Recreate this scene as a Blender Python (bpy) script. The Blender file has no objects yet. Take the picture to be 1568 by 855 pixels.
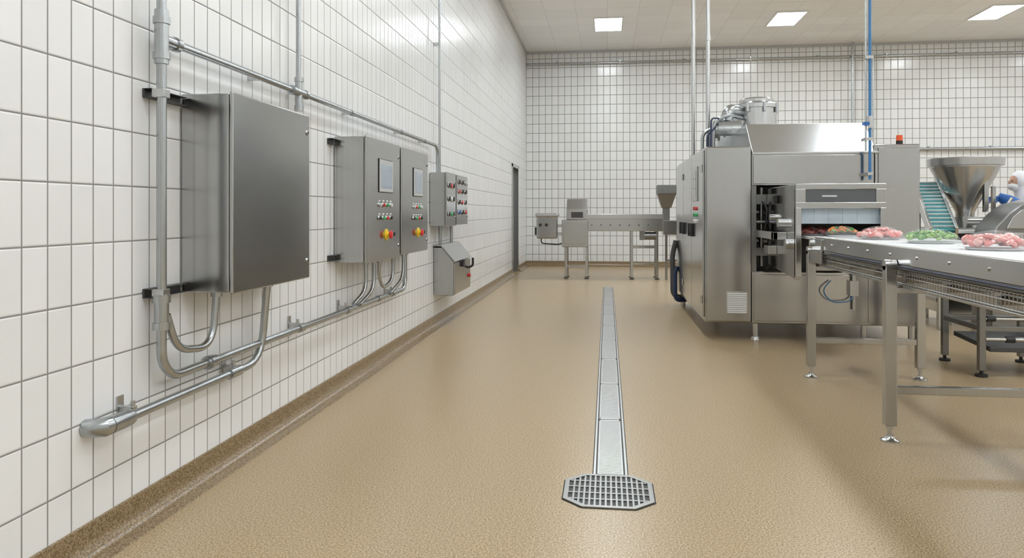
import bpy, bmesh, math, random
from mathutils import Vector, Matrix
random.seed(7)
D=bpy.data
scene=bpy.context.scene
COL=scene.collection
rad=math.radians

# ------------------------------------------------------------------ materials
def newmat(name):
    m=D.materials.new(name); m.use_nodes=True
    nt=m.node_tree; b=nt.nodes['Principled BSDF']
    return m,nt,b
def N(nt,t,**k):
    n=nt.nodes.new(t)
    for a,v in k.items(): setattr(n,a,v)
    return n
def plain(name,col,rough=.5,metal=0,coat=0,alpha=1):
    m,nt,b=newmat(name)
    tc=N(nt,'ShaderNodeTexCoord'); nz=N(nt,'ShaderNodeTexNoise'); nz.inputs['Scale'].default_value=14; nz.inputs['Detail'].default_value=3
    nt.links.new(tc.outputs['Object'],nz.inputs['Vector'])
    mx=N(nt,'ShaderNodeMix',data_type='RGBA')
    mx.inputs[6].default_value=(col[0]*.9,col[1]*.9,col[2]*.9,1); mx.inputs[7].default_value=(min(1,col[0]*1.08),min(1,col[1]*1.08),min(1,col[2]*1.08),1)
    nt.links.new(nz.outputs['Fac'],mx.inputs[0]); nt.links.new(mx.outputs[2],b.inputs['Base Color'])
    b.inputs['Roughness'].default_value=rough; b.inputs['Metallic'].default_value=metal
    b.inputs['Coat Weight'].default_value=coat; b.inputs['Alpha'].default_value=alpha
    return m
def brushed(name,base,rough,scale,var=.05,aniso=0):
    m,nt,b=newmat(name)
    tc=N(nt,'ShaderNodeTexCoord'); mp=N(nt,'ShaderNodeMapping'); mp.inputs['Scale'].default_value=scale
    nz=N(nt,'ShaderNodeTexNoise'); nz.inputs['Scale'].default_value=1; nz.inputs['Detail'].default_value=2
    nt.links.new(tc.outputs['Object'],mp.inputs['Vector']); nt.links.new(mp.outputs['Vector'],nz.inputs['Vector'])
    mx=N(nt,'ShaderNodeMix',data_type='RGBA')
    lo,hi=1-var,1+var
    mx.inputs[6].default_value=(base[0]*lo,base[1]*lo,base[2]*lo,1); mx.inputs[7].default_value=(base[0]*hi,base[1]*hi,base[2]*hi,1)
    nt.links.new(nz.outputs['Fac'],mx.inputs[0]); nt.links.new(mx.outputs[2],b.inputs['Base Color'])
    b.inputs['Metallic'].default_value=1; b.inputs['Roughness'].default_value=rough
    if aniso:
        b.inputs['Anisotropic'].default_value=aniso
        cx_=N(nt,'ShaderNodeCombineXYZ'); cx_.inputs[0].default_value=.06; cx_.inputs[1].default_value=.09; cx_.inputs[2].default_value=.99
        nt.links.new(cx_.outputs[0],b.inputs['Tangent'])
    return m
def tiles(name,ax,W,H,ou,ov,g,col,grout,rough=.12,gb=.6,wave=.3):
    m,nt,b=newmat(name); L=nt.links
    tc=N(nt,'ShaderNodeTexCoord'); sp=N(nt,'ShaderNodeSeparateXYZ'); L.new(tc.outputs['Object'],sp.inputs[0])
    def M(op,a,bv=None,c=None):
        n=N(nt,'ShaderNodeMath',operation=op)
        for i,v in enumerate((a,bv,c)):
            if v is None: continue
            if isinstance(v,(int,float)): n.inputs[i].default_value=v
            else: L.new(v,n.inputs[i])
        return n.outputs[0]
    u=M('DIVIDE',M('SUBTRACT',sp.outputs[ax[0]],ou),W); v=M('DIVIDE',M('SUBTRACT',sp.outputs[ax[1]],ov),H)
    fu=M('FRACT',u); fv=M('FRACT',v)
    du=M('MULTIPLY',M('MINIMUM',fu,M('SUBTRACT',1.0,fu)),W); dv=M('MULTIPLY',M('MINIMUM',fv,M('SUBTRACT',1.0,fv)),H)
    d=M('MINIMUM',du,dv)
    mr=N(nt,'ShaderNodeMapRange',interpolation_type='SMOOTHSTEP'); L.new(d,mr.inputs[0]); mr.inputs[1].default_value=g*.5; mr.inputs[2].default_value=g*.5+.0012
    hb=N(nt,'ShaderNodeMapRange',interpolation_type='SMOOTHSTEP'); L.new(d,hb.inputs[0]); hb.inputs[1].default_value=g*.4; hb.inputs[2].default_value=g*.5+.006
    cm=N(nt,'ShaderNodeCombineXYZ'); L.new(M('FLOOR',u),cm.inputs[0]); L.new(M('FLOOR',v),cm.inputs[1])
    wn=N(nt,'ShaderNodeTexWhiteNoise'); L.new(cm.outputs[0],wn.inputs['Vector'])
    c1=N(nt,'ShaderNodeMix',data_type='RGBA'); c1.inputs[6].default_value=(col[0]*.95,col[1]*.95,col[2]*.945,1); c1.inputs[7].default_value=(*col,1)
    L.new(wn.outputs['Value'],c1.inputs[0])
    c2=N(nt,'ShaderNodeMix',data_type='RGBA'); c2.inputs[6].default_value=(*grout,1); L.new(mr.outputs[0],c2.inputs[0]); L.new(c1.outputs[2],c2.inputs[7])
    L.new(c2.outputs[2],b.inputs['Base Color'])
    rr=N(nt,'ShaderNodeMapRange'); L.new(mr.outputs[0],rr.inputs[0]); rr.inputs[3].default_value=.8; rr.inputs[4].default_value=rough
    L.new(rr.outputs[0],b.inputs['Roughness'])
    nz=N(nt,'ShaderNodeTexNoise'); nz.inputs['Scale'].default_value=9; nz.inputs['Detail'].default_value=1; L.new(tc.outputs['Object'],nz.inputs['Vector'])
    b1=N(nt,'ShaderNodeBump'); b1.inputs['Strength'].default_value=wave; b1.inputs['Distance'].default_value=.006; L.new(nz.outputs['Fac'],b1.inputs['Height'])
    b2=N(nt,'ShaderNodeBump'); b2.inputs['Strength'].default_value=gb; b2.inputs['Distance'].default_value=.002; L.new(hb.outputs[0],b2.inputs['Height']); L.new(b1.outputs[0],b2.inputs['Normal'])
    L.new(b2.outputs[0],b.inputs['Normal'])
    return m
def epoxy(name,c0,c1,c2,rough,sc=130,bump=.4):
    m,nt,b=newmat(name); L=nt.links
    tc=N(nt,'ShaderNodeTexCoord')
    n1=N(nt,'ShaderNodeTexNoise'); n1.inputs['Scale'].default_value=sc; n1.inputs['Detail'].default_value=3; n1.inputs['Roughness'].default_value=.7; L.new(tc.outputs['Object'],n1.inputs['Vector'])
    cr=N(nt,'ShaderNodeValToRGB'); e=cr.color_ramp.elements
    e[0].position=.37; e[0].color=(*c0,1); e[1].position=.64; e[1].color=(*c2,1); k=e.new(.50); k.color=(*c1,1)
    L.new(n1.outputs['Fac'],cr.inputs[0]); L.new(cr.outputs[0],b.inputs['Base Color'])
    b.inputs['Roughness'].default_value=rough
    bp=N(nt,'ShaderNodeBump'); bp.inputs['Strength'].default_value=bump; bp.inputs['Distance'].default_value=.0012; L.new(n1.outputs['Fac'],bp.inputs['Height']); L.new(bp.outputs[0],b.inputs['Normal'])
    return m

TILE_L=tiles('white_tile_side',(1,2),.118,.225,2.293,.056,.005,(.85,.85,.85),(.26,.25,.24),rough=.24)
TILE_B=tiles('white_tile_end',(0,2),.155,.225,-1.95,.056,.011,(.83,.83,.82),(.26,.25,.24),rough=.17,wave=.2)
CEIL=tiles('ceiling_panel',(0,1),.6,.6,0,0,.010,(.93,.93,.93),(.76,.76,.75),rough=.5,gb=.15,wave=.05)
FLOOR=epoxy('beige_epoxy_floor',(.21,.140,.066),(.43,.312,.176),(.66,.52,.335),.28)
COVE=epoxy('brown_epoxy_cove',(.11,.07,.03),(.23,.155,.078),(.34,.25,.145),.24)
STEEL=brushed('brushed_steel',(.44,.442,.44),.20,(2,2,260),.08,.65)
STEELV=brushed('brushed_steel_vertical',(.46,.46,.455),.17,(220,220,2),.05,.65)
SATIN=brushed('satin_steel',(.55,.555,.555),.25,(20,20,20),.04)
DRAINST=brushed('drain_steel',(.40,.40,.39),.36,(40,8,40),.10)
GRATE=brushed('grating_steel',(.62,.62,.61),.36,(40,8,40),.08)
DARKST=brushed('dark_steel',(.25,.25,.25),.34,(12,12,60),.08)  # steel with a darker grey base colour of its own
GALV=brushed('galvanized_pipe',(.45,.47,.48),.27,(30,30,30),.08)
BLACK=plain('black_plastic',(.02,.02,.022),.45)
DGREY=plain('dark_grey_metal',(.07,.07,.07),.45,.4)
RUBBER=plain('rubber_seal',(.03,.03,.03),.7)
LGREY=plain('light_grey_plastic',(.5,.51,.52),.4)
RED=plain('red_plastic',(.65,.02,.02),.3,coat=.4)
YEL=plain('yellow_plastic',(.85,.6,.03),.35)
GRN=plain('green_plastic',(.03,.42,.14),.35)
BLUE=plain('blue_plastic',(.02,.13,.45),.45)
BLUEP=plain('blue_hose',(.05,.19,.42),.3)
NAVY=plain('navy_hose',(.012,.025,.07),.4)
WHT=plain('white_plastic',(.8,.8,.8),.35)
BELT=plain('white_belt',(.84,.85,.86),.45)
TEAL=plain('teal_belt',(.03,.22,.23),.45)
SCREEN=plain('hmi_screen',(.30,.37,.47),.12,coat=.5)
SCREEND=plain('dark_screen',(.04,.05,.06),.1,coat=.5)
PALEB=plain('strip_curtain',(.62,.72,.80),.2,alpha=.88)
GLASS=plain('smoked_window',(.07,.08,.085),.06,coat=1)
DOORG=plain('grey_door',(.26,.27,.27),.45)
ORANGE=plain('orange_lamp',(.85,.12,.03),.3)
MEAT=plain('pink_meat',(.74,.27,.25),.32,coat=.5)
MEATL=plain('pale_meat',(.85,.50,.46),.32,coat=.5)
MEATD=plain('red_meat',(.35,.06,.06),.3,coat=.5)
LEAF=plain('green_vegetable',(.08,.27,.04),.4,coat=.3)
LEAFL=plain('light_green_vegetable',(.30,.50,.14),.4,coat=.3)
CARROT=plain('carrot',(.8,.25,.05),.4)
FILM=plain('plastic_film',(.9,.92,.93),.06,alpha=.12)
COAT=plain('white_workwear',(.78,.78,.81),.8)
SKIN=plain('skin',(.62,.36,.26),.5)
LIPS=plain('lips',(.5,.2,.18),.5)
LAMP,nt_,b_=newmat('light_panel')
b_.inputs['Base Color'].default_value=(1,1,1,1); b_.inputs['Emission Color'].default_value=(.885,.955,1,1); b_.inputs['Emission Strength'].default_value=29.5

# ------------------------------------------------------------------ geometry helpers
def grp(name,loc=(0,0,0)):
    o=D.objects.new(name,None); o.empty_display_size=.1; COL.objects.link(o); o.location=loc; return o
def fillet(pts,r,seg=8):
    pts=[Vector(p) for p in pts]
    if r<=0 or len(pts)<3: return pts
    out=[pts[0]]
    for i in range(1,len(pts)-1):
        p=pts[i]; a=pts[i-1]-p; c=pts[i+1]-p
        rr=min(r,a.length*.49,c.length*.49)
        p0=p+a.normalized()*rr; p1=p+c.normalized()*rr
        for k in range(seg+1):
            t=k/seg; out.append(p0*(1-t)**2+p*2*t*(1-t)+p1*t*t)
    out.append(pts[-1]); return out
class Part:
    def __init__(s,name,mat,parent=None,bevel=0,seg=2):
        s.n=name; s.m=mat; s.p=parent; s.b=bevel; s.sg=seg; s.bm=bmesh.new()
    def hexa(s,v):
        vs=[s.bm.verts.new(p) for p in v]
        for f in ((0,1,2,3),(4,5,6,7),(0,1,5,4),(1,2,6,5),(2,3,7,6),(3,0,4,7)): s.bm.faces.new([vs[i] for i in f])
        return s
    def box(s,x0,x1,y0,y1,z0,z1):
        return s.hexa([(x0,y0,z0),(x1,y0,z0),(x1,y1,z0),(x0,y1,z0),(x0,y0,z1),(x1,y0,z1),(x1,y1,z1),(x0,y1,z1)])
    def prism(s,prof,ax,a0,a1):
        def P(u,v,a): return {'x':(a,u,v),'y':(u,a,v),'z':(u,v,a)}[ax]
        A=[s.bm.verts.new(P(u,v,a0)) for u,v in prof]; B=[s.bm.verts.new(P(u,v,a1)) for u,v in prof]
        n=len(prof)
        s.bm.faces.new(A); s.bm.faces.new(B)
        for i in range(n): s.bm.faces.new((A[i],A[(i+1)%n],B[(i+1)%n],B[i]))
        return s
    def sweep(s,pts,r,seg=16,caps=True):
        pts=[Vector(p) for p in pts]
        if not isinstance(r,(list,tuple)): r=[r]*len(pts)
        T=[]
        for i in range(len(pts)):
            a=pts[max(0,i-1)]; b=pts[min(len(pts)-1,i+1)]
            T.append((b-a).normalized())
        up=Vector((0,0,1)) if abs(T[0].z)<.9 else Vector((1,0,0))
        n=T[0].cross(up).normalized(); rings=[]
        for i,p in enumerate(pts):
            n=(n-T[i]*n.dot(T[i])).normalized(); b=T[i].cross(n)
            rings.append([s.bm.verts.new(p+(n*math.cos(q)+b*math.sin(q))*r[i]) for q in [2*math.pi*k/seg for k in range(seg)]])
        for i in range(len(rings)-1):
            for k in range(seg):
                s.bm.faces.new((rings[i][k],rings[i][(k+1)%seg],rings[i+1][(k+1)%seg],rings[i+1][k]))
        if caps: s.bm.faces.new(rings[0]); s.bm.faces.new(rings[-1])
        return s
    def cyl(s,p0,p1,r,r2=None,seg=24):
        return s.sweep([p0,p1],[r,r if r2 is None else r2],seg)
    def tube(s,pts,r,bend=.08,seg=14):
        return s.sweep(fillet(pts,bend),r,seg)
    def lathe(s,c,prof,seg=32):
        rings=[]
        for rr,z in prof:
            rings.append([s.bm.verts.new((c[0]+rr*math.cos(2*math.pi*k/seg),c[1]+rr*math.sin(2*math.pi*k/seg),z)) for k in range(seg)])
        for i in range(len(rings)-1):
            for k in range(seg): s.bm.faces.new((rings[i][k],rings[i][(k+1)%seg],rings[i+1][(k+1)%seg],rings[i+1][k]))
        if prof[0][0]>0: s.bm.faces.new(rings[0])
        s.bm.faces.new(rings[-1]); return s
    def blob(s,c,r,rot=0,tilt=0,noise=0,sub=2):
        M=Matrix.Translation(c)@Matrix.Rotation(rot,4,'Z')@Matrix.Rotation(tilt,4,'X')@Matrix.Diagonal((*r,1))
        res=bmesh.ops.create_icosphere(s.bm,subdivisions=sub,radius=1,matrix=M)
        if noise:
            for v in res['verts']: v.co+=Vector([random.uniform(-1,1)*noise for _ in range(3)])
        return s
    def done(s,smooth=True):
        bm=s.bm
        bmesh.ops.recalc_face_normals(bm,faces=bm.faces)
        me=D.meshes.new(s.n); bm.to_mesh(me); bm.free()
        me.materials.append(s.m)
        o=D.objects.new(s.n,me); COL.objects.link(o)
        if smooth:
            for p in me.polygons: p.use_smooth=True
            if not s.b: me.set_sharp_from_angle(angle=rad(38))
        if s.b:
            md=o.modifiers.new('bevel','BEVEL'); md.width=s.b; md.segments=s.sg; md.limit_method='ANGLE'; md.angle_limit=rad(35); md.harden_normals=True
        if s.p:
            o.parent=s.p; o.location=-s.p.location
        return o
def B(name,mat,p,x0,x1,y0,y1,z0,z1,bev=0): return Part(name,mat,p,bev).box(x0,x1,y0,y1,z0,z1).done()

# ------------------------------------------------------------------ room
XL=-1.95; YB=18.1; ZC=5.18; XR=12.0; YN=-3.0
Part('floor',FLOOR).box(XL-.2,XR+.2,YN-.2,YB+.2,-.1,0).done(False)
Part('ceiling',CEIL).box(XL-.2,XR+.2,YN-.2,YB+.2,ZC,ZC+.1).done(False)
DY0,DY1,DZ=15.35,16.35,2.28
Part('wall_left',TILE_L).box(XL-.2,XL,YN,DY0,0,ZC).box(XL-.2,XL,DY1,YB,0,ZC).box(XL-.2,XL,DY0,DY1,DZ,ZC).done(False)
Part('wall_back',TILE_B).box(XL-.2,XR+.2,YB,YB+.2,0,ZC).done(False)
Part('wall_right',TILE_L).box(XR,XR+.2,YN,YB,0,ZC).done(False)
Part('wall_front',TILE_B).box(XL-.2,XR+.2,YN-.2,YN,0,ZC).done(False)
def coveprof(sx,x0):
    pr=[(x0,0),(x0,.125),(x0+sx*.010,.125),(x0+sx*.014,.118)]
    for k in range(0,9):
        q=k/8*math.pi/2
        pr.append((x0+sx*(.014+.085*(1-math.cos(q))),.09-.085*math.sin(q)))
    pr.append((x0+sx*.104,0)); return pr
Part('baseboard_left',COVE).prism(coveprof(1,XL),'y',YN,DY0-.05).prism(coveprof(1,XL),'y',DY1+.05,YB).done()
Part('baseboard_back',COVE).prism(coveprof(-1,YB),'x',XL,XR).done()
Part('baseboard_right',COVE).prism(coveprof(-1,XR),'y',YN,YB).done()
Part('trim_1',LGREY).box(XL,XR,YB-.03,YB,ZC-.06,ZC).box(XL,XL+.03,YN,YB,ZC-.05,ZC).done()
# door
g=grp('door_1',(XL-.08,15.85,0))
Part('frame',STEELV,g,.004).box(XL-.16,XL+.02,DY0-.03,DY0+.04,0,DZ+.03).box(XL-.16,XL+.02,DY1-.04,DY1+.03,0,DZ+.03).box(XL-.16,XL+.02,DY0-.03,DY1+.03,DZ-.04,DZ+.03).done()
B('leaf',DOORG,g,XL-.13,XL-.09,DY0+.04,DY1-.04,.01,DZ-.04)
Part('handle',SATIN,g).tube([(XL-.09,DY0+.13,1.05),(XL-.04,DY0+.13,1.05),(XL-.04,DY0+.26,1.05)],.01,.02).done()
# ceiling light panels
for yy in (-1.3,1.4,4.95,8.5,12.05,15.6):
    for xx in (0.02,3.55,7.45,10.7):
        g=grp('ceiling_light_panel',(xx,yy,ZC))
        Part('diffuser',LAMP,g).box(xx-.27,xx+.27,yy-.52,yy+.52,ZC-.012,ZC-.004).done(False)
        Part('frame',WHT,g).box(xx-.30,xx-.27,yy-.55,yy+.55,ZC-.02,ZC).box(xx+.27,xx+.30,yy-.55,yy+.55,ZC-.02,ZC).box(xx-.27,xx+.27,yy-.55,yy-.52,ZC-.02,ZC).box(xx-.27,xx+.27,yy+.52,yy+.55,ZC-.02,ZC).done(False)

# ------------------------------------------------------------------ drain
g=grp('channel_drain',(0.015,8.4,0))
x0,x1=-.068,.098
B('channel_bed',BLACK,g,x0,x1,3.73,13.1,0,.0015)
Part('rails',GRATE,g).box(x0,x0+.010,3.73,13.1,0,.006).box(x1-.010,x1,3.73,13.1,0,.006).done()
Part('seam',RUBBER,g).box(x0-.005,x0,3.73,13.1,0,.002).box(x1,x1+.005,3.73,13.1,0,.002).done()
p=Part('grating',GRATE,g)
y=3.74
while y<13.08:
    p.box(x0+.020,x1-.020,y,y+.0090,.001,.005); y+=.0125
y=3.74+.98
while y<13.05:
    p.box(x0+.020,x1-.020,y+.012,y+.04,.001,.0052); p.box(x0+.020,x1-.020,y-.03,y-.002,.001,.0052); y+=.98
for xx in (x0+.019,x1-.026,): p.box(xx,xx+.007,3.74,13.08,.001,.0052)
p.done(False)
p=Part('segment_joints',BLACK,g)
y=3.74+.98
while y<13.05: p.box(x0+.012,x1-.012,y,y+.010,.001,.0056); y+=.98
p.done(False)
g=grp('floor_drain_grate',(.005,3.52,0))
def octa(hx,hy,c):
    return [(-hx+c,-hy),(hx-c,-hy),(hx,-hy+c),(hx,hy-c),(hx-c,hy),(-hx+c,hy),(-hx,hy-c),(-hx,-hy+c)]
O=(.005,3.52)
sh=lambda P:[(a+O[0],b+O[1]) for a,b in P]
Part('sump',BLACK,g).prism(sh(octa(.2,.205,.085)),'z',0,.0015).done(False)
p=Part('rim',DRAINST,g)
ou=sh(octa(.205,.208,.088)); inn=sh(octa(.184,.187,.080))
for i in range(8):
    j=(i+1)%8
    a,b,c,d=ou[i],ou[j],inn[j],inn[i]
    p.hexa([(*a,0),(*b,0),(*c,0),(*d,0),(*a,.007),(*b,.007),(*c,.007),(*d,.007)])
p.done(False)
p=Part('bars',DRAINST,g)
hx,hy,c=.184,.187,.080
n=15
for i in range(1,n):
    X=-hx+2*hx*i/n; lim=hy-max(0,abs(X)-(hx-c))
    p.box(O[0]+X-.0042,O[0]+X+.0042,O[1]-lim,O[1]+lim,.001,.006)
for i in range(1,5):
    Y=-hy+2*hy*i/5; lim=hx-max(0,abs(Y)-(hy-c))
    p.box(O[0]-lim,O[0]+lim,O[1]+Y-.006,O[1]+Y+.006,.001,.0062)
p.done(False)
Part('seal',RUBBER,g).prism(sh(octa(.211,.214,.09)),'z',0,.001).done(False)

# ------------------------------------------------------------------ wall cabinets
def cabinet(name,y0,y1,z0,z1,xf,steel=STEEL):
    g=grp(name,(XL+.13,(y0+y1)/2,z0))
    xb=XL+.004
    B('body',STEELV,g,xb,xf-.022,y0+.006,y1-.006,z0+.006,z1-.006,.006)
    B('gasket',RUBBER,g,xf-.024,xf-.018,y0+.012,y1-.012,z0+.012,z1-.012)
    B('door',steel,g,xf-.019,xf,y0,y1,z0,z1,.007)
    p=Part('locks',SATIN,g)
    for zz in (z0+.1,z1-.1): p.cyl((xf-.001,y1-.035,zz),(xf+.006,y1-.035,zz),.014)
    p.done()
    p=Part('lock_slots',BLACK,g)
    for zz in (z0+.1,z1-.1): p.box(xf+.006,xf+.0068,y1-.041,y1-.029,zz-.008,zz+.008)
    p.done()
    return g
c1=cabinet('electrical_cabinet',3.23,4.12,.925,1.85,-1.69)
def rowbuttons(g,xf,ys,z,cols,r=.014):
    for k,(yy,c) in enumerate(zip(ys,cols)):
        Part('button_bezel',SATIN,g).cyl((xf,yy,z),(xf+.006,yy,z),r*1.25,seg=16).done()
        Part('button',c,g).cyl((xf+.005,yy,z),(xf+.016,yy,z),r*.9,seg=16).done()
def controls(g,xf,ys0,ys1,zt=1.70):
    w=ys1-ys0; yc=(ys0+ys1)/2
    B('screen_bezel',DGREY,g,xf,xf+.006,ys0-.006,ys1+.006,zt-.251,zt+.006,.003)
    B('screen_frame',LGREY,g,xf+.003,xf+.009,ys0,ys1,zt-.245,zt,.004)
    B('screen',SCREEN,g,xf+.009,xf+.0105,ys0+.04,ys1-.03,zt-.215,zt-.035)
    yy=[ys0+w*(.04+.28*k) for k in range(4)]
    rowbuttons(g,xf,yy,zt-.345,[LGREY,RED,GRN,WHT],.015)
    rowbuttons(g,xf,yy,zt-.445,[BLACK,GRN,RED,BLACK],.015)
    p=Part('button_labels',WHT,g)
    for y_ in yy:
        for z_ in (zt-.315,zt-.415): p.box(xf,xf+.002,y_-.02,y_+.02,z_-.004,z_+.006)
    p.done()
    Part('estop_plate',YEL,g).cyl((xf,yc+.02,zt-.575),(xf+.006,yc+.02,zt-.575),.045).done()
    Part('estop_neck',YEL,g).cyl((xf,yc+.02,zt-.575),(xf+.028,yc+.02,zt-.575),.022).done()
    Part('estop_button',RED,g).sweep([(xf+.026,yc+.02,zt-.575),(xf+.034,yc+.02,zt-.575),(xf+.045,yc+.02,zt-.575),(xf+.049,yc+.02,zt-.575)],[.024,.032,.030,.02],24).done()
    Part('indicator',DGREY,g).cyl((xf,yc+.24,zt-.575),(xf+.008,yc+.24,zt-.575),.016).done()
c2=cabinet('control_cabinet',5.18,6.05,.93,1.85,-1.703); controls(c2,-1.703,5.47,5.82)
c3=cabinet('control_cabinet',6.10,7.02,.94,1.845,-1.703); controls(c3,-1.703,6.48,6.79,1.69)
c4=cabinet('push_button_box',8.10,8.60,1.14,1.745,-1.752)
rowbuttons(c4,-1.752,[8.22,8.34,8.46],1.6,[BLACK,RED,BLACK],.028); rowbuttons(c4,-1.752,[8.22,8.34,8.46],1.45,[BLACK,WHT,BLACK],.028); rowbuttons(c4,-1.752,[8.22,8.34,8.46],1.28,[BLACK,GRN,BLACK],.025)
c5=cabinet('push_button_box',8.66,9.34,1.15,1.74,-1.752)
for z_,cc in ((1.66,[BLACK,BLACK,LGREY]),(1.55,[RED,BLACK,BLACK]),(1.42,[BLACK,RED,BLACK]),(1.30,[BLUE,BLACK,RED])): rowbuttons(c5,-1.752,[8.8,9.0,9.2],z_,cc,.028)
# lower boxy enclosure with a short sloping lid
g=grp('hinged_junction_box',(XL+.13,8.75,.35))
Part('body',STEELV,g,.006).prism([(XL+.004,.36),(XL+.235,.36),(XL+.235,.74),(XL+.10,.90),(XL+.004,.90)],'y',8.3,9.25).done()
Part('lid',STEEL,g,.004).prism([(XL+.25,.735),(XL+.262,.745),(XL+.10,.935),(XL+.004,.935),(XL+.004,.915),(XL+.094,.915)],'y',8.27,9.28).done()
Part('front_door',STEEL,g,.004).box(XL+.235,XL+.25,8.30,9.25,.37,.725).done()
Part('latch',BLACK,g).box(XL+.25,XL+.275,8.68,8.78,.66,.74).tube([(XL+.25,9.1,.62),(XL+.31,9.1,.64),(XL+.31,9.1,.74)],.014,.03).done()
Part('button',RED,g).cyl((XL+.25,9.15,.52),(XL+.272,9.15,.52),.022).done()
Part('cable_stubs',GALV,g).cyl((XL+.06,8.38,.93),(XL+.06,8.38,1.145),.018).cyl((XL+.06,9.0,.93),(XL+.06,9.0,1.155),.018).done()

# ------------------------------------------------------------------ conduits
PX=-1.88
g=grp('conduit_pipework',(PX,4,.5))
def strut(y0,y1,z):
    p=Part('strut_channel',DGREY,g,.002)
    p.box(XL+.001,XL+.010,y0,y1,z-.02,z+.02); p.box(XL+.010,XL+.042,y0,y1,z-.02,z-.016); p.box(XL+.010,XL+.042,y0,y1,z+.016,z+.02)
    p.done()
strut(2.95,3.222,.955); strut(2.95,3.222,1.805); strut(5.06,5.172,.975); strut(5.06,5.172,1.80)
P=Part('pipes',GALV,g)
P.tube([(PX,2.98,ZC),(PX,2.98,.66),(PX,3.06,.585),(PX,3.4,.585),(PX,6.85,.585),(PX,6.85,.94)],.0205,.13)
P.tube([(PX,2.98,2.035),(PX,8.2,2.035),(PX,8.2,1.74)],.017,.12)
P.tube([(PX,4.41,ZC),(PX,4.41,1.93)],.014)
P.tube([(PX,8.32,ZC),(PX,8.32,1.74)],.014)
P.tube([(PX,2.66,.487),(PX,3.9,.487),(PX+.04,3.9,.93)],.020,.17)
P.tube([(PX+.01,3.0,.86),(PX+.02,3.06,.70),(PX+.03,3.34,.66),(PX+.04,3.36,.93)],.017,.15)
P.tube([(PX+.05,5.55,.93),(PX+.05,5.55,.70),(PX+.02,5.36,.62)],.016,.12)
P.tube([(PX+.05,5.75,.93),(PX+.05,5.75,.69),(PX+.02,5.5,.60)],.015,.12)
P.tube([(PX+.05,6.28,.94),(PX+.05,6.28,.72),(PX+.03,6.05,.66),(PX+.04,5.9,.8),(PX+.05,5.9,.93)],.015,.14)
P.tube([(PX+.05,6.62,.94),(PX+.05,6.6,.7),(PX+.02,6.3,.6)],.015,.14)
P.done()
F=Part('fittings',GALV,g)
def fit(p0,p1,r): F.cyl(p0,p1,r,seg=20)
fit((PX,2.98,1.93),(PX,2.98,2.16),.029); fit((PX,2.98,1.95),(PX,2.98,1.98),.035); fit((PX,2.98,2.10),(PX,2.98,2.13),.035)
fit((PX,2.98,2.035),(PX,3.10,2.035),.026); fit((PX,3.07,2.035),(PX,3.1,2.035),.032)
fit((PX,4.33,2.035),(PX,4.49,2.035),.025); fit((PX,4.41,1.95),(PX,4.41,2.13),.022); fit((PX,4.41,2.10),(PX,4.41,2.125),.027); fit((PX,4.30,2.035),(PX,4.33,2.035),.029); fit((PX,4.49,2.035),(PX,4.52,2.035),.029); fit((PX,4.41,1.92),(PX,4.41,1.955),.027)
for yy in (5.35,6.7,7.6): fit((PX,yy,2.035),(PX,yy+.06,2.035),.022)
fit((PX,2.98,.80),(PX,2.98,.95),.030); fit((PX,2.98,.915),(PX,2.98,.945),.037); fit((PX,2.98,.80),(PX,2.98,.83),.037)
fit((PX,3.33,.585),(PX,3.42,.585),.028); fit((PX,3.35,.585),(PX,3.38,.585),.033)
fit((PX,3.55,.487),(PX,3.66,.487),.027)
for yy in (4.4,5.25,6.0,6.4): fit((PX,yy,.585),(PX,yy+.07,.585),.027)
fit((PX,6.85,.9),(PX,6.85,.94),.028); fit((PX+.04,3.9,.895),(PX+.04,3.9,.925),.030); fit((PX+.04,3.36,.9),(PX+.04,3.36,.925),.027)
for yy in (5.55,5.75,5.9,6.28,6.62): fit((PX+.05,yy,.9),(PX+.05,yy,.93),.024)
F.sweep([(PX,2.77,.487),(PX,2.75,.487),(PX,2.64,.487)],[.031,.035,.035],20)
F.sweep([(PX,2.66,.487),(PX-.005,2.62,.487),(PX-.03,2.605,.487),(XL,2.60,.487)],[.034,.037,.035,.033],20)
F.done()
C=Part('pipe_clamps',SATIN,g,.002)
def clampy(y,z,r=.022):
    C.box(XL,PX+.0,y-.014,y+.014,z-.01,z+r+.012); C.box(XL,XL+.008,y-.02,y+.02,z-.05,z+.075); C.cyl((PX-.01,y,z+r),(PX-.01,y,z+r+.035),.009,seg=10)
for yy,zz in ((2.80,.487),(3.62,.487),(4.42,.585),(5.27,.585),(6.42,.585)): clampy(yy,zz)
for yy in (3.9,5.36,6.72,7.62): C.box(XL,PX,yy-.012,yy+.012,2.02,2.05)
for zz in (3.0,4.3): C.box(XL,PX,2.965,2.995,zz-.02,zz+.02)
for zz in (3.0,4.3,1.805,.955): C.box(XL+.04,PX+.024,2.955,3.005,zz-.018,zz+.018)
for zz in (3.2,4.5): C.box(XL,PX,4.4,4.42,zz-.02,zz+.02); C.box(XL,PX,8.31,8.33,zz-.02,zz+.02)
C.done()

# back-wall service pipes
g=grp('service_pipe',(4,YB-.07,4.86))
p=Part('pipe',GALV,g).cyl((XL,YB-.07,4.86),(XR,YB-.07,4.86),.03,seg=14)
for k in range(9): p.box(-1.2+k*1.5-.015,-1.2+k*1.5+.015,YB-.09,YB,4.83,4.92)
p.done()
g=grp('service_pipe',(9,YB-.07,2.73))
p=Part('pipe',GALV,g).cyl((6.6,YB-.07,2.73),(XR,YB-.07,2.73),.035,seg=14).tube([(5.54,YB-.15,ZC),(5.54,YB-.15,1.0)],.025).tube([(6.0,YB-.1,ZC-.3),(6.0,YB-.1,2.73),(6.7,YB-.07,2.73)],.02,.1)
for k in range(4): p.box(7.2+k*1.3,7.23+k*1.3,YB-.09,YB,2.69,2.79)
p.done()

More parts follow.
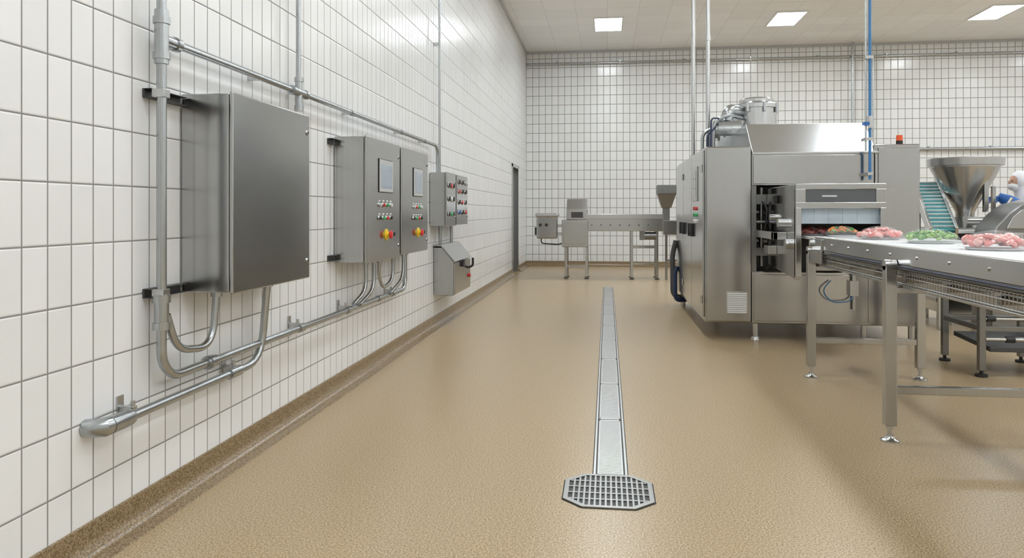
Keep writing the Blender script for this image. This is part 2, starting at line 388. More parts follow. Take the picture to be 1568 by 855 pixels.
# ------------------------------------------------------------------ back-left machinery
g=grp('checkweigher_conveyor',(0,14.9,0))
Y0,Y1=14.65,15.2
B('control_head',STEEL,g,-1.38,-.97,Y0,Y0+.4,.78,1.22,.03)
B('control_head_lid',SATIN,g,-1.40,-.95,Y0-.02,Y0+.42,1.2,1.28,.03)
Part('control_knobs',BLACK,g).cyl((-1.3,Y0,1.05),(-1.3,Y0-.03,1.05),.03).cyl((-1.18,Y0,1.05),(-1.18,Y0-.03,1.05),.03).box(-1.42,-1.38,Y0+.1,Y0+.2,.85,1.0).done()
Part('head_arm',SATIN,g).box(-.98,-.86,Y0+.1,Y0+.2,1.0,1.06).box(-.98,-.86,Y0+.1,Y0+.2,.85,.9).done()
Part('head_cable',BLACK,g).tube([(-1.3,Y0+.2,.79),(-1.3,Y0+.2,.68),(-.95,Y0+.2,.66),(-.86,Y0+.2,.7)],.012,.06).done()
B('drive_box',STEEL,g,-.88,-.37,Y0-.05,Y1,.62,1.15,.015)
B('drive_box_door',STEELV,g,-.83,-.42,Y0-.06,Y0-.05,.68,1.08,.004)
Part('hood',STEELV,g,.012).prism([(Y0+.0,1.15),(Y1-.05,1.15),(Y1-.05,1.56),(Y0+.2,1.56),(Y0+.0,1.36)],'x',-.79,-.38).done()
Part('hood_slot',DGREY,g).box(-.70,-.47,Y0-.003,Y0+.001,1.19,1.3).done()
B('table_frame',STEEL,g,-.40,1.06,Y0,Y1,.93,1.20,.01)
B('table_top',BELT,g,-.38,1.04,Y0+.05,Y1-.05,1.2,1.215)
Part('side_rails',SATIN,g,.004).box(-.40,1.06,Y0-.015,Y0,1.17,1.26).box(-.4,1.06,Y1,Y1+.015,1.17,1.26).done()
p=Part('rail_bolts',DGREY,g)
for k in range(8): p.cyl((-.3+k*.18,Y0-.015,1.05),(-.3+k*.18,Y0-.025,1.05),.012,seg=10)
p.done()
p=Part('legs',STEELV,g,.004)
for xx in (-.8,-.40,.47,.95):
    for yy in (Y0+.03,Y1-.07): p.box(xx-.025,xx+.025,yy-.0,yy+.05,.04,.95 if xx>-.39 else .64)
p.box(-.8,-.4,Y0+.04,Y0+.07,.22,.26).box(.47,.95,Y0+.04,Y0+.07,.28,.32).box(.47,.95,Y0+.04,Y0+.07,.60,.66)
for xx in (-.8,-.40,.47,.95): p.box(xx-.02,xx+.02,Y0+.05,Y1-.05,.22,.26)
p.done()
p=Part('feet',DGREY,g)
for xx in (-.8,-.40,.47,.95):
    for yy in (Y0+.055,Y1-.045): p.cyl((xx,yy,.0),(xx,yy,.02),.045,seg=14).cyl((xx,yy,.02),(xx,yy,.05),.012,seg=8)
p.done()
Part('motor',DARKST,g).cyl((.70,Y0+.1,.84),(.95,Y0+.1,.84),.075).box(.62,.72,Y0+.03,Y0+.2,.76,.93).done()
B('discharge_box',STEEL,g,1.06,1.42,Y0+.02,Y1,.86,1.14,.015)
Part('discharge_legs',STEELV,g,.004).box(1.1,1.15,Y0+.05,Y0+.1,.0,.87).box(1.34,1.39,Y0+.05,Y0+.1,.0,.87).box(1.1,1.39,Y0+.06,Y0+.09,.35,.39).done()
Part('hopper_neck',DARKST,g).box(1.07,1.2,Y0+.2,Y0+.34,1.13,1.42).done()
def frus(p,cx,cy,z0,a0,b0,z1,a1,b1): p.hexa([(cx-a0,cy-b0,z0),(cx+a0,cy-b0,z0),(cx+a0,cy+b0,z0),(cx-a0,cy+b0,z0),(cx-a1,cy-b1,z1),(cx+a1,cy-b1,z1),(cx+a1,cy+b1,z1),(cx-a1,cy+b1,z1)])
p=Part('hopper',DARKST,g,.006); frus(p,1.14,Y0+.27,1.38,.09,.09,1.66,.18,.17); frus(p,1.14,Y0+.27,1.66,.19,.18,1.82,.19,.18); p.done()
B('hopper_opening',DGREY,g,.97,1.31,Y0+.11,Y0+.43,1.815,1.825)

# ------------------------------------------------------------------ main processing machine
MX0,MX1,MY0,MY1=.99,3.06,7.83,10.9
g=grp('food_processing_machine',(2,9.3,0))
MZ=1.97
Part('left_cabinet',STEELV,g,.02,3).box(MX0,1.445,MY0+.03,MY1,.17,MZ).done()
B('left_front_door',STEELV,g,MX0+.012,1.44,MY0,MY0+.035,.19,MZ-.01,.008)
Part('door_gap',RUBBER,g).box(1.441,1.4455,MY0+.01,MY0+.04,.19,MZ-.02).done()
p=Part('side_doors',STEELV,g,.008)
ys=[7.9,8.95,9.9,10.85]
for i in range(3): p.box(MX0-.018,MX0+.002,ys[i]+.012,ys[i+1]-.012,.22,MZ-.03)
p.done()
p=Part('side_handles',BLACK,g,.005)
for yy in (8.82,9.05,9.75,10.1): p.box(MX0-.05,MX0-.018,yy-.02,yy+.02,1.02,1.17)
p.done()
p=Part('side_hinges',SATIN,g)
for yy in (7.93,9.9):
    for zz in (.4,1.75): p.cyl((MX0-.025,yy,zz-.04),(MX0-.025,yy,zz+.04),.012,seg=12)
p.done()
B('side_screen_bezel',SATIN,g,MX0-.032,MX0-.018,8.33,8.75,1.42,1.80,.004)
B('side_screen',SCREEND,g,MX0-.034,MX0-.031,8.38,8.70,1.47,1.75)
for zz,cc in ((1.34,RED),(1.27,GRN),(1.20,WHT)):
    for yy in (8.45,8.62): Part('side_button',cc,g).cyl((MX0-.018,yy,zz),(MX0-.035,yy,zz),.02,seg=14).done()
B('vent_frame',SATIN,g,1.19,1.41,MY0-.012,MY0+.002,.27,.50,.003)
p=Part('vent_louvers',WHT,g)
for k in range(11): p.hexa([(1.205,MY0-.012,.283+k*.019),(1.395,MY0-.012,.283+k*.019),(1.395,MY0-.012,.293+k*.019),(1.205,MY0-.012,.293+k*.019),(1.205,MY0-.02,.280+k*.019),(1.395,MY0-.02,.280+k*.019),(1.395,MY0-.02,.284+k*.019),(1.205,MY0-.02,.284+k*.019)])
p.done()
B('lower_body',STEELV,g,1.446,MX1,MY0+.02,MY1,.17,.70,.012)
p=Part('lower_panels',STEELV,g,.005)
for a_,b_ in ((1.47,1.98),(2.0,2.55),(2.57,3.04)): p.box(a_,b_,MY0+.008,MY0+.022,.2,.67)
p.done()
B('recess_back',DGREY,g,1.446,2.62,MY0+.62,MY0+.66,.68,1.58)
B('upper_body',STEELV,g,1.446,2.63,MY0+.02,MY1-.02,1.57,1.90,.008)
B('upper_front_panel',STEELV,g,1.462,2.61,MY0+.003,MY0+.022,1.585,1.875,.005)
Part('roof_hood',SATIN,g,.01).prism([(MY0+.02,1.90),(MY0+.40,2.235),(MY1-.5,2.235),(MY1-.2,1.90)],'x',1.455,2.66).done()
Part('roof_hood_lip',SATIN,g,.003).box(1.45,2.665,MY0,MY0+.03,1.885,1.905).done()
B('right_tower',STEELV,g,2.635,MX1,MY0+.025,MY1-.4,.69,MZ+.005,.012)
Part('right_tower_door',STEELV,g,.006).box(2.665,3.04,MY0+.008,MY0+.026,.73,1.94).done()
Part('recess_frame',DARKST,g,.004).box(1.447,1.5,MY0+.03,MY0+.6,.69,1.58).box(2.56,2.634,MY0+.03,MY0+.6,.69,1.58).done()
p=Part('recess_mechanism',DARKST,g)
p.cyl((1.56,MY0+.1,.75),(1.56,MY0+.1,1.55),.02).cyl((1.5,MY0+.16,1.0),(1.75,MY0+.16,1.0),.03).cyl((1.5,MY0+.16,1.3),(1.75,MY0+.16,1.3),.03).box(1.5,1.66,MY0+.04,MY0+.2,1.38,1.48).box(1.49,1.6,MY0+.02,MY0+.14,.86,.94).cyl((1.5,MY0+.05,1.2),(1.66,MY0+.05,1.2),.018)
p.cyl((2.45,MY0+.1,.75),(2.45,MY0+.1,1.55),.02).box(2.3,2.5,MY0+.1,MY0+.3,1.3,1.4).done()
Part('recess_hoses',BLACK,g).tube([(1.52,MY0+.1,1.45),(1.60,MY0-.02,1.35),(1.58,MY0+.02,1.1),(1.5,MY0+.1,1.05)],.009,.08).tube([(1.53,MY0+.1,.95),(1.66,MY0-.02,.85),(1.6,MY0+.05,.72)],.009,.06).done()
p=Part('feet',SATIN,g)
for xx in (1.5,2.55,3.0):
    for yy in (MY0+.09,MY1-.2): p.cyl((xx,yy,.03),(xx,yy,.175),.028,seg=14).cyl((xx,yy,0),(xx,yy,.03),.045,.035,seg=16)
p.cyl((1.05,MY1-.2,0),(1.05,MY1-.2,.175),.035)
p.done()
cx,cy=1.80,9.45
Part('top_drum',SATIN,g).lathe((cx,cy),[(.25,2.22),(.25,2.26),(.235,2.27),(.235,2.55),(.255,2.555),(.255,2.60),(.20,2.63),(.2,2.66),(.18,2.68)]).done()
p=Part('drum_clamps',GALV,g)
for k in range(8):
    q=k*math.pi/4+.2; p.box(cx+.257*math.cos(q)-.015,cx+.257*math.cos(q)+.015,cy+.257*math.sin(q)-.015,cy+.257*math.sin(q)+.015,2.5,2.61)
p.done()
Part('fan_motor',GALV,g).cyl((1.3,9.2,2.28),(1.56,9.2,2.28),.13).cyl((1.27,9.2,2.28),(1.3,9.2,2.28),.10).cyl((1.36,9.2,2.28),(1.38,9.2,2.28),.14).cyl((1.46,9.2,2.28),(1.48,9.2,2.28),.14).box(1.32,1.5,9.1,9.3,MZ-.01,2.2).done()
Part('exhaust_elbow',GALV,g).tube([(1.42,9.2,2.35),(1.42,9.2,2.52),(1.62,9.35,2.52)],.07,.1).tube([(1.24,9.1,MZ-.02),(1.24,9.1,2.36),(1.4,9.1,2.46),(1.6,9.3,2.43)],.026,.1).tube([(1.14,9.3,MZ-.02),(1.14,9.3,2.26),(1.3,9.3,2.33)],.022,.08).done()
Part('motor_cables',NAVY,g).tube([(1.26,9.05,2.3),(1.16,9.0,2.2),(1.16,9.0,MZ)],.012,.05).tube([(1.3,9.05,2.4),(1.2,8.98,2.4),(1.2,9.0,MZ)],.010,.06).done()
Part('beacon_base',BLACK,g).cyl((2.92,8.0,MZ),(2.92,8.0,2.02),.032).done()
Part('beacon',ORANGE,g).cyl((2.92,8.0,2.02),(2.92,8.0,2.075),.03).done()
Part('drain_hose',DGREY,g).tube([(MX0-.03,10.8,.9),(MX0-.08,10.8,.7),(MX0-.08,10.7,.12),(MX0+.2,10.7,.1)],.035,.1).done()
Part('navy_drain_hose',NAVY,g).tube([(MX0-.03,10.6,.55),(MX0-.06,10.6,.45),(MX0-.06,10.55,.08),(MX0+.2,10.6,.1)],.028,.08).done()
# infeed hood
IX0,IX1,IY=1.62,2.32,6.7
Part('infeed_side_plates',STEELV,g,.008).prism([(IY,.72),(MY0+.02,.78),(MY0+.02,1.53),(IY+.05,1.53),(IY,1.50)],'x',IX0-.02,IX0+.02).prism([(IY,.95),(MY0+.02,.78),(MY0+.02,1.53),(IY+.05,1.53),(IY,1.50)],'x',IX1-.02,IX1+.02).done()
Part('infeed_hood_top',STEEL,g,.008).box(IX0-.02,IX1+.02,IY+.03,MY0+.02,1.515,1.54).done()
p=Part('infeed_front_frame',STEELV,g,.006)
p.box(IX0-.02,IX1+.02,IY-.01,IY+.03,1.495,1.545).box(IX0-.02,IX1+.02,IY-.01,IY+.03,1.33,1.385).box(IX0-.02,IX0+.065,IY-.01,IY+.03,1.38,1.50).box(IX1-.065,IX1+.02,IY-.01,IY+.03,1.38,1.50)
p.box(IX0-.02,IX0+.03,IY-.012,IY+.04,.74,1.34).box(IX1-.03,IX1+.02,IY-.012,IY+.04,1.0,1.34)
p.done()
B('infeed_window',GLASS,g,IX0+.06,IX1-.06,IY+.0,IY+.012,1.38,1.50)
Part('infeed_window_handle',LGREY,g).box(IX0+.2,IX0+.32,IY-.006,IY+.001,1.43,1.445).done()
Part('infeed_wing',STEELV,g,.006).prism([(IX1+.02,1.54),(IX1+.15,1.50),(IX1+.15,1.12),(IX1+.02,1.12)],'y',IY+.15,MY0+.02).done()
p=Part('infeed_curtain',PALEB,g)
k=IX0+.035; i=0
while k<IX1-.06:
    o_=.004*(i%2); p.box(k,k+.060,IY+.06+o_,IY+.063+o_,1.20,1.35); k+=.059; i+=1
p.done()
B('infeed_knob',BLACK,g,IX0-.06,IX0-.02,7.35,7.45,1.38,1.46,.01)
Part('infeed_bracket',SATIN,g,.004).box(IX0-.14,IX0-.02,7.0,7.08,1.05,1.12).box(IX0-.14,IX0-.1,7.0,MY0+.02,1.05,1.12).box(IX0-.10,IX0-.02,7.4,7.6,.9,.98).done()
Part('infeed_rollers',SATIN,g).cyl((IX0-.08,7.1,1.2),(IX0-.02,7.1,1.2),.04).cyl((IX0-.07,7.5,1.25),(IX0-.02,7.5,1.25),.03).cyl((IX0-.07,6.86,1.02),(IX0-.02,6.86,1.02),.045).done()
Part('air_hose',BLUEP,g).tube([(2.2,MY0-.03,.62),(2.1,MY0-.08,.52),(2.2,MY0-.08,.40),(2.38,MY0-.06,.42),(2.42,MY0-.03,.5)],.006,.08).done()
Part('air_valve',SATIN,g).box(2.38,2.46,MY0-.05,MY0+.01,.47,.62).cyl((2.42,MY0-.03,.62),(2.42,MY0-.03,.72),.018).cyl((2.42,MY0-.03,.33),(2.42,MY0-.03,.47),.014).done()

# ceiling drops
g=grp('ceiling_drop_pipe',(1.05,9.56,2)); Part('pipe',SATIN,g).cyl((1.07,9.65,MZ-.005),(1.07,9.65,ZC),.025,seg=16).cyl((1.07,9.65,ZC-.02),(1.07,9.65,ZC),.07).cyl((1.07,9.65,MZ-.01),(1.07,9.65,MZ+.04),.045).done()
g=grp('ceiling_drop_pipe',(1.22,9.4,2)); Part('pipe',SATIN,g).cyl((1.22,9.42,MZ-.005),(1.22,9.42,ZC),.025,seg=16).cyl((1.22,9.42,ZC-.02),(1.22,9.42,ZC),.07).cyl((1.22,9.42,3.4),(1.22,9.42,3.46),.034).done()
g=grp('blue_supply_pipe',(2.55,7.7,1.6))
Part('pipe',BLUEP,g).cyl((2.545,7.72,1.62),(2.545,7.72,ZC),.014,seg=14).done()
Part('steel_sleeve',SATIN,g).cyl((2.515,7.75,1.9),(2.515,7.75,ZC),.010,seg=12).cyl((2.545,7.72,ZC-.02),(2.545,7.72,ZC),.06).box(2.50,2.57,7.7,7.84,2.0,2.03).box(2.50,2.57,7.7,7.78,2.8,2.83).box(2.5,2.57,7.7,7.78,3.6,3.63).cyl((2.545,7.72,2.12),(2.545,7.72,2.24),.024).box(2.52,2.57,7.7,7.85,1.66,1.69).done()
Part('valve',BLUE,g).box(2.48,2.53,7.69,7.75,2.15,2.18).done()

# ------------------------------------------------------------------ belt conveyor
CX0,CX1=1.625,2.365; CY0,CY1=1.9,6.22; CZ=1.10
g=grp('belt_conveyor',(2,4.2,0))
B('belt',BELT,g,CX0+.03,CX1-.03,CY0,CY1+.05,CZ-.03,CZ-.008,.004)
p=Part('belt_module_lines',LGREY,g)
y=CY0+.03
while y<CY1: p.box(CX0+.03,CX1-.03,y,y+.003,CZ-.0085,CZ-.0076); y+=.05
p.done(False)
B('infeed_belt',BELT,g,CX0+.07,CX1-.12,CY1+.05,7.95,CZ-.03,CZ-.009)
Part('side_frames',STEELV,g,.004).box(CX0,CX0+.012,CY0,CY1,1.005,CZ+.004).box(CX1-.012,CX1,CY0,CY1,1.005,CZ+.004).done()
Part('wear_strips',WHT,g,.002).box(CX0+.001,CX0+.03,CY0,CY1-.02,CZ-.012,CZ+.009).box(CX1-.03,CX1-.001,CY0,CY1-.02,CZ-.012,CZ+.009).done()
p=Part('frame_bolts',SATIN,g)
for k in range(11):
    for X,dx in ((CX0,-.006),(CX1,.006)): p.cyl((X,CY1-.1-k*.38,1.055),(X+dx,CY1-.1-k*.38,1.055),.009,seg=10)
p.done()
Part('tail_roller',SATIN,g).cyl((CX0-.01,CY1,1.055),(CX1+.01,CY1,1.055),.04).cyl((CX0-.03,CY1,1.055),(CX0,CY1,1.055),.025).done()
Part('tail_bracket',STEELV,g,.004).box(CX0-.012,CX0+.003,CY1-.25,CY1+.06,.90,1.09).box(CX1-.003,CX1+.012,CY1-.25,CY1+.06,.90,1.09).done()
p=Part('return_guard_rails',SATIN,g)
for zz in (.90,.935,.97):
    for X in (CX0+.02,CX1-.02): p.cyl((X,CY0,zz),(X,CY1-.05,zz),.004,seg=8)
p.done()
p=Part('return_guard_wires',SATIN,g)
y=CY0+.02
while y<CY1-.06:
    p.box(CX0+.017,CX0+.020,y,y+.003,.89,.985); p.box(CX0+.02,CX1-.02,y,y+.003,.888,.891); y+=.032
p.done(False)
B('return_belt',LGREY,g,CX0+.05,CX1-.05,CY0,CY1-.1,.945,.955)
Part('guard_angle',STEELV,g,.003).box(CX0+.005,CX0+.02,CY0,CY1-.02,.985,1.004).box(CX1-.02,CX1-.005,CY0,CY1-.02,.9,1.004).box(CX0+.008,CX0+.028,CY0,CY1-.1,.878,.892).done()
p=Part('return_rollers',DARKST,g)
for k in range(8): p.cyl((CX0+.025,CY1-.3-k*.5,.925),(CX1-.025,CY1-.3-k*.5,.925),.02,seg=12)
p.done()
Part('blue_cable',NAVY,g).tube([(CX0-.005,CY1-.5,.995),(CX0-.005,CY0,.995)],.005).done()
Part('black_cable',BLACK,g).tube([(CX0-.005,CY1-.3,.983),(CX0-.005,CY0,.983)],.004).done()
p=Part('legs',STEELV,g,.006)
LEG=[(1.59,6.16),(1.59,4.5),(1.59,2.55),(2.40,6.16),(2.40,4.5),(2.40,2.55)]
for x_,y_ in LEG: p.box(x_-.031,x_+.031,y_-.031,y_+.031,.09,1.0)
p.done()
p=Part('leg_caps',STEELV,g)
for x_,y_ in LEG: p.cyl((x_-.031,y_,1.0),(x_+.031,y_,1.0),.031,seg=20)
p.done()
p=Part('cross_bars',STEELV,g,.004)
for y_ in (6.16,4.5,2.55): p.box(1.62,2.37,y_-.022,y_+.022,.27,.315); p.box(1.62,2.37,y_-.02,y_+.02,.84,.875)
p.done()
p=Part('adjustable_feet',SATIN,g)
for x_,y_ in LEG:
    p.cyl((x_,y_,.02),(x_,y_,.1),.012,seg=10).lathe((x_,y_),[(.05,0),(.05,.008),(.03,.016),(.02,.03),(.02,.035)],20).cyl((x_,y_,.07),(x_,y_,.09),.02,seg=6)
p.done()

# ------------------------------------------------------------------ food packs
def pack(kind,cx,cy,rx,ry,h=.07,z=None):
    zb=(CZ-.007) if z is None else z
    g=grp({'meat':'meat_pack','veg':'vegetable_pack','mix':'mixed_vegetable_pack','dark':'red_meat_pack'}[kind],(cx,cy,zb))
    B_=Part('tray',WHT,g)
    seg=28; rings=[]
    for a_,b_,z_ in [(rx*.74,ry*.74,zb),(rx*.82,ry*.82,zb+.012)]:
        rings.append([B_.bm.verts.new((cx+a_*math.cos(t),cy+b_*math.sin(t),z_)) for t in [2*math.pi*k/seg for k in range(seg)]])
    for k in range(seg): B_.bm.faces.new((rings[0][k],rings[0][(k+1)%seg],rings[1][(k+1)%seg],rings[1][k]))
    B_.bm.faces.new(rings[0]); B_.bm.faces.new(rings[1]); B_.done()
    mats={'meat':[MEAT,MEATL],'veg':[LEAF,LEAFL],'mix':[LEAF,CARROT],'dark':[MEATD,MEAT]}[kind]
    for mi,m in enumerate(mats):
        p=Part('contents_%d'%(mi+1),m,g)
        cnt=26 if kind!='veg' else 44
        for k in range(cnt):
            q=random.uniform(0,6.28); rr=math.sqrt(random.random())*.78
            x_=cx+rx*rr*math.cos(q); y_=cy+ry*rr*math.sin(q); zt=zb+.02+h*.62*(1-rr*rr)*random.uniform(.4,1)
            if kind in('meat','dark'):
                a0=random.uniform(0,6.28); R=random.uniform(.02,.042); r0=random.uniform(.011,.018)
                pts=[]
                for s_ in range(9):
                    t=a0+s_*.38
                    pts.append((x_+R*math.cos(t),y_+R*math.sin(t),zt+.008*math.sin(s_)))
                p.sweep(pts,[r0*.5,r0*.9,r0,r0,r0*1.05,r0,r0,r0*.85,r0*.4],8)
            else:
                a0=random.uniform(0,6.28); L=random.uniform(.03,.07); r0=random.uniform(.006,.012)
                dx,dy=math.cos(a0)*L,math.sin(a0)*L
                if abs(x_+dx-cx)>rx*.9 or abs(y_+dy-cy)>ry*.9: dx,dy=-dx*.5,-dy*.5
                p.sweep([(x_,y_,zt),(x_+dx*.5,y_+dy*.5,zt+.012),(x_+dx,y_+dy,zt+.002)],[r0*.6,r0*1.2,r0*.5],7)
                if kind=='veg' and k%3==0: p.blob((x_,y_,zt),(.03,.018,.012),a0,.3,.003,1)
        p.done()
    f=Part('film',FILM,g)
    f.blob((cx,cy,zb+.008),(rx,ry,h),0,0,.0025,3)
    for v in f.bm.verts:
        if v.co.z<zb+.012: v.co.z=zb+.012+random.uniform(0,.002)
    f.done()
pack('meat',2.06,6.02,.165,.16,h=.095)
pack('veg',2.14,5.32,.18,.17,h=.095)
pack('meat',2.11,4.42,.18,.19,h=.10)
pack('mix',1.96,6.62,.14,.12,h=.085)
pack('dark',1.83,7.05,.13,.12,h=.075)
pack('mix',2.05,3.5,.17,.16,h=.085)
pack('meat',2.05,2.7,.16,.16,h=.085)

# ------------------------------------------------------------------ roller stand behind conveyor
g=grp('roller_stand',(3.2,6.5,0))
p=Part('legs',DARKST,g,.004)
for x_ in (2.93,3.55):
    for y_ in (6.35,7.0): p.box(x_-.025,x_+.025,y_-.025,y_+.025,.05,.82)
p.box(2.93,3.55,6.33,6.37,.36,.40).box(2.93,3.55,6.98,7.02,.36,.40).box(2.91,2.95,6.35,7.0,.36,.4).box(3.53,3.57,6.35,7.0,.36,.4)
p.done()
Part('rods',SATIN,g).cyl((2.95,6.33,.46),(3.75,6.33,.46),.012).cyl((2.95,6.33,.30),(3.3,6.33,.30),.016).done()
Part('rod_collars',BLACK,g).cyl((2.96,6.33,.46),(3.02,6.33,.46),.022).cyl((3.1,6.33,.30),(3.16,6.33,.30),.026).done()
Part('lower_tray',DGREY,g,.006).hexa([(2.98,6.32,.20),(3.72,6.32,.20),(3.72,6.95,.23),(2.98,6.95,.23),(2.98,6.32,.24),(3.72,6.32,.24),(3.72,6.95,.27),(2.98,6.95,.27)]).done()
p=Part('feet',BLACK,g)
for x_ in (2.93,3.55):
    for y_ in (6.35,7.0): p.cyl((x_,y_,.0),(x_,y_,.02),.045,seg=16).cyl((x_,y_,.02),(x_,y_,.06),.014,seg=10)
p.done()
B('top_plate',STEEL,g,2.88,3.62,6.3,7.05,.82,.88,.008)

# ------------------------------------------------------------------ hopper filler
hx,hy=4.2,9.5
g=grp('hopper_filler',(hx,hy,0))
Part('hopper',SATIN,g).lathe((hx,hy),[(.10,1.22),(.10,1.30),(.365,1.82),(.365,1.84),(.40,1.845),(.405,1.93),(.39,1.935),(.385,1.86),(.34,1.82),(.02,1.33)],48).done()
p=Part('hopper_brackets',STEELV,g,.004)
p.box(hx+.10,hx+.15,hy-.25,hy-.2,1.3,1.8).box(hx+.2,hx+.24,hy-.22,hy-.18,1.15,1.6)
p.done()
Part('outlet_pipe',SATIN,g).cyl((hx,hy,1.12),(hx,hy,1.24),.13).cyl((hx-.1,hy-.25,1.2),(hx+.12,hy-.25,1.2),.05).done()
B('base_cabinet',STEELV,g,hx-.34,hx+.3,hy-.35,hy+.4,.12,1.12,.015)
B('table_top',WHT,g,hx-.32,hx+.38,hy-.55,hy-.35,1.06,1.10,.006)
Part('table_brace',STEELV,g).box(hx-.31,hx+.36,hy-.53,hy-.34,.98,1.06).done()
Part('feet',SATIN,g).cyl((hx-.3,hy-.28,0),(hx-.3,hy-.28,.13),.03).cyl((hx+.24,hy-.28,0),(hx+.24,hy-.28,.13),.03).cyl((hx-.3,hy+.33,0),(hx-.3,hy+.33,.13),.03).cyl((hx+.24,hy+.33,0),(hx+.24,hy+.33,.13),.03).done()
Part('handle_arm',SATIN,g).tube([(hx+.1,hy-.3,1.2),(hx+.25,hy-.4,1.35),(hx+.32,hy-.4,1.46)],.018,.05).done()
# inclined conveyor
g=grp('inclined_conveyor',(3.8,9.3,0))
a=Vector((3.93,9.95,1.68)); b=Vector((3.66,8.78,1.10)); d=(b-a).normalized(); w=d.cross(Vector((0,0,1))).normalized(); up=w.cross(d).normalized()
def slab(p,o,s0,s1,w0,w1,u0,u1):
    pts=[o+d*s_+w*w_+up*u_ for u_ in (u0,u1) for s_,w_ in ((s0,w0),(s1,w0),(s1,w1),(s0,w1))]
    p.hexa([tuple(q) for q in pts])
Ln=(b-a).length
HW=.11
p=Part('belt',TEAL,g); slab(p,a,0,Ln,-HW,HW,-.03,0)
p.done()
p=Part('flights',WHT,g)
k=.05
while k<Ln: slab(p,a,k,k+.008,-HW,HW,0,.022); k+=.10
p.done()
p=Part('side_plates',SATIN,g,.003); slab(p,a,-.05,Ln+.03,-HW-.03,-HW,-.09,.05); slab(p,a,-.05,Ln+.03,HW,HW+.03,-.09,.05); p.done()
Part('stand',SATIN,g,.004).box(3.62,3.68,8.8,8.86,0,1.05).box(3.70,3.75,9.6,9.66,0,1.45).box(3.62,3.68,8.83,9.63,.3,.35).done()
# grey slicer housing
g=grp('slicing_machine',(4.6,8.5,0))
prof=[(3.93,.1),(5.1,.1),(5.1,1.43),(4.40,1.43),(4.22,1.38),(4.09,1.28),(3.98,1.15),(3.93,1.0)]
Part('housing',DARKST,g,.015).prism(prof,'y',8.3,8.75).done()
Part('trim_band',SATIN,g,.003).box(4.05,5.0,8.288,8.302,1.06,1.09).done()
Part('guard',STEELV,g,.005).prism([(4.06,1.13),(4.9,1.13),(4.9,1.38),(4.36,1.38),(4.2,1.32),(4.12,1.25)],'y',8.275,8.302).done()
Part('feet',BLACK,g).cyl((4.05,8.4,0),(4.05,8.4,.11),.04).cyl((5.0,8.4,0),(5.0,8.4,.11),.04).cyl((4.05,8.65,0),(4.05,8.65,.11),.04).cyl((5.0,8.65,0),(5.0,8.65,.11),.04).done()

# ------------------------------------------------------------------ worker
def skin(name,mat,parent,verts,edges,radii,sub=2,root=0):
    me=D.meshes.new(name); me.from_pydata([tuple(v) for v in verts],edges,[]); me.materials.append(mat)
    o=D.objects.new(name,me); COL.objects.link(o)
    sm=o.modifiers.new('skin','SKIN'); sm.use_smooth_shade=True
    for i,r in enumerate(radii):
        sv=me.skin_vertices[0].data[i]; sv.radius=(r,r) if isinstance(r,(int,float)) else r
        sv.use_root=(i==root)
    ss=o.modifiers.new('sub','SUBSURF'); ss.levels=sub; ss.render_levels=sub
    if parent: o.parent=parent; o.location=-parent.location
    return o
W0=Vector((5.08,9.78,0))
g=grp('worker',tuple(W0))
def wv(x,y,z): return W0+Vector((x,y,z))
V=[wv(0,0,.95),wv(-.02,0,1.12),wv(-.04,0,1.32),wv(-.07,0,1.45),wv(-.10,0,1.54),
   wv(-.07,-.17,1.44),wv(-.24,-.24,1.34),wv(-.44,-.18,1.48),
   wv(-.07,.17,1.44),wv(-.12,.24,1.17),wv(-.33,.18,1.15),
   wv(.0,-.1,.88),wv(-.02,-.11,.50),wv(.02,-.11,.12),
   wv(.0,.1,.88),wv(-.02,.11,.50),wv(.02,.11,.12)]
E=[(0,1),(1,2),(2,3),(3,4),(3,5),(5,6),(6,7),(3,8),(8,9),(9,10),(0,11),(11,12),(12,13),(0,14),(14,15),(15,16)]
R=[(.13,.16),(.125,.15),(.13,.17),(.10,.13),.06,.075,.06,.042,.075,.058,.042,.10,.075,.055,.10,.075,.055]
skin('body_clothed',COAT,g,V,E,R)
hc=wv(-.15,0,1.665)
p=Part('head',SKIN,g)
p.blob(hc,(.098,.078,.118),0,0,0,3)
for v in p.bm.verts:
    l=v.co-hc
    if l.x<-.05 and abs(l.y)<.018 and -.03<l.z<.02: v.co.x-=.02*(1-abs(l.y)/.02)
    if l.z<-.05: v.co.y=hc.y+l.y*.82
    if l.x<-.05 and .01<l.z<.03 and .015<abs(l.y)<.05: v.co.x+=.008
p.blob(hc+Vector((.0,-.078,0)),(.02,.01,.03)); p.blob(hc+Vector((0,.078,0)),(.02,.01,.03))
p.sweep([wv(-.10,0,1.5),wv(-.13,0,1.6)],[.052,.05],16)
p.done()
p=Part('hood_cap',COAT,g); p.blob(hc+Vector((.018,0,.012)),(.108,.098,.128),0,0,0,3)
for v in p.bm.verts:
    l=v.co-hc
    if l.x<-.045 and l.z<.055: v.co.x=hc.x-.045
p.sweep([hc+Vector((.03,0,-.05)),wv(-.10,0,1.52),wv(-.08,0,1.46)],[.088,.09,.13],20)
p.done()
p=Part('face_mask',WHT,g); p.blob(hc+Vector((-.050,0,-.055)),(.066,.070,.055),0,0,0,3); p.done()
Part('eyes',BLACK,g).blob(hc+Vector((-.086,.03,.012)),(.008,.012,.007)).blob(hc+Vector((-.086,-.03,.012)),(.008,.012,.007)).done()
Part('mouth',LIPS,g).blob(hc+Vector((-.084,0,-.052)),(.008,.024,.006)).done()
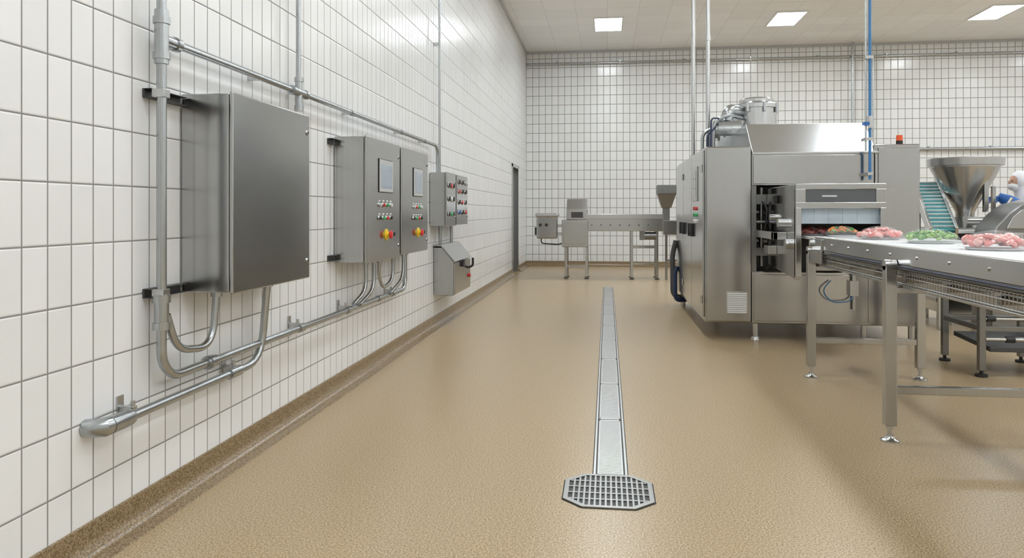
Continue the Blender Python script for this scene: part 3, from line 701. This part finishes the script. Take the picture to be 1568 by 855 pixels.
def hand(base,dirv,upv,side,name):
    f=dirv.normalized(); s_=f.cross(upv).normalized()*side; u_=s_.cross(f)*side
    vs=[base,base+f*.05,base+f*.09]; es=[(0,1),(1,2)]; rs=[(.034,.026),(.042,.022),(.042,.018)]
    for k in range(4):
        o_=base+f*.085+s_*(-.033+.022*k); L=[.07,.08,.075,.055][k]
        i=len(vs); vs+= [o_,o_+f*L*.5-u_*.008,o_+f*L*.85-u_*.03]; es+=[(2,i),(i,i+1),(i+1,i+2)]; rs+=[.0105,.0095,.008]
    i=len(vs); o_=base+f*.035-s_*.035
    vs+=[o_,o_+f*.03-s_*.025,o_+f*.065-s_*.03-u_*.012]; es+=[(1,i),(i,i+1),(i+1,i+2)]; rs+=[.014,.012,.009]
    skin(name,BLUE,g,vs,es,rs,1)
hand(wv(-.44,-.18,1.48),Vector((-1,.15,-.25)),Vector((0,-.7,.7)),1,'gloved_hand_right')
hand(wv(-.33,.18,1.15),Vector((-1,-.1,0)),Vector((0,0,1)),-1,'gloved_hand_left')
Part('glove_cuffs',BLUE,g).sweep([wv(-.30,-.225,1.385),wv(-.37,-.20,1.435),wv(-.46,-.175,1.49)],[.082,.074,.046],16).sweep([wv(-.25,.2,1.155),wv(-.36,.175,1.15)],[.06,.045],16).done()
p=Part('boots',WHT,g,.01)
for y_ in (-.11,.11): p.box(W0.x-.2,W0.x+.08,W0.y+y_-.05,W0.y+y_+.05,0,.09).cyl((W0.x+.02,W0.y+y_,.05),(W0.x+.02,W0.y+y_,.28),.07)
p.done()

# ------------------------------------------------------------------ camera, world
cam=D.cameras.new('camera'); co=D.objects.new('camera',cam); COL.objects.link(co)
co.location=(0,0,1.3); co.rotation_euler=(rad(90),0,math.atan(146/1150))
cam.sensor_width=36; cam.lens=1150/1568*36; cam.shift_y=-102.5/1568; cam.clip_end=100
scene.camera=co
w=D.worlds.new('world'); scene.world=w; w.use_nodes=True
w.node_tree.nodes['Background'].inputs[0].default_value=(.8,.85,.9,1); w.node_tree.nodes['Background'].inputs[1].default_value=.3
scene.view_settings.view_transform='Standard'
scene.view_settings.exposure=0
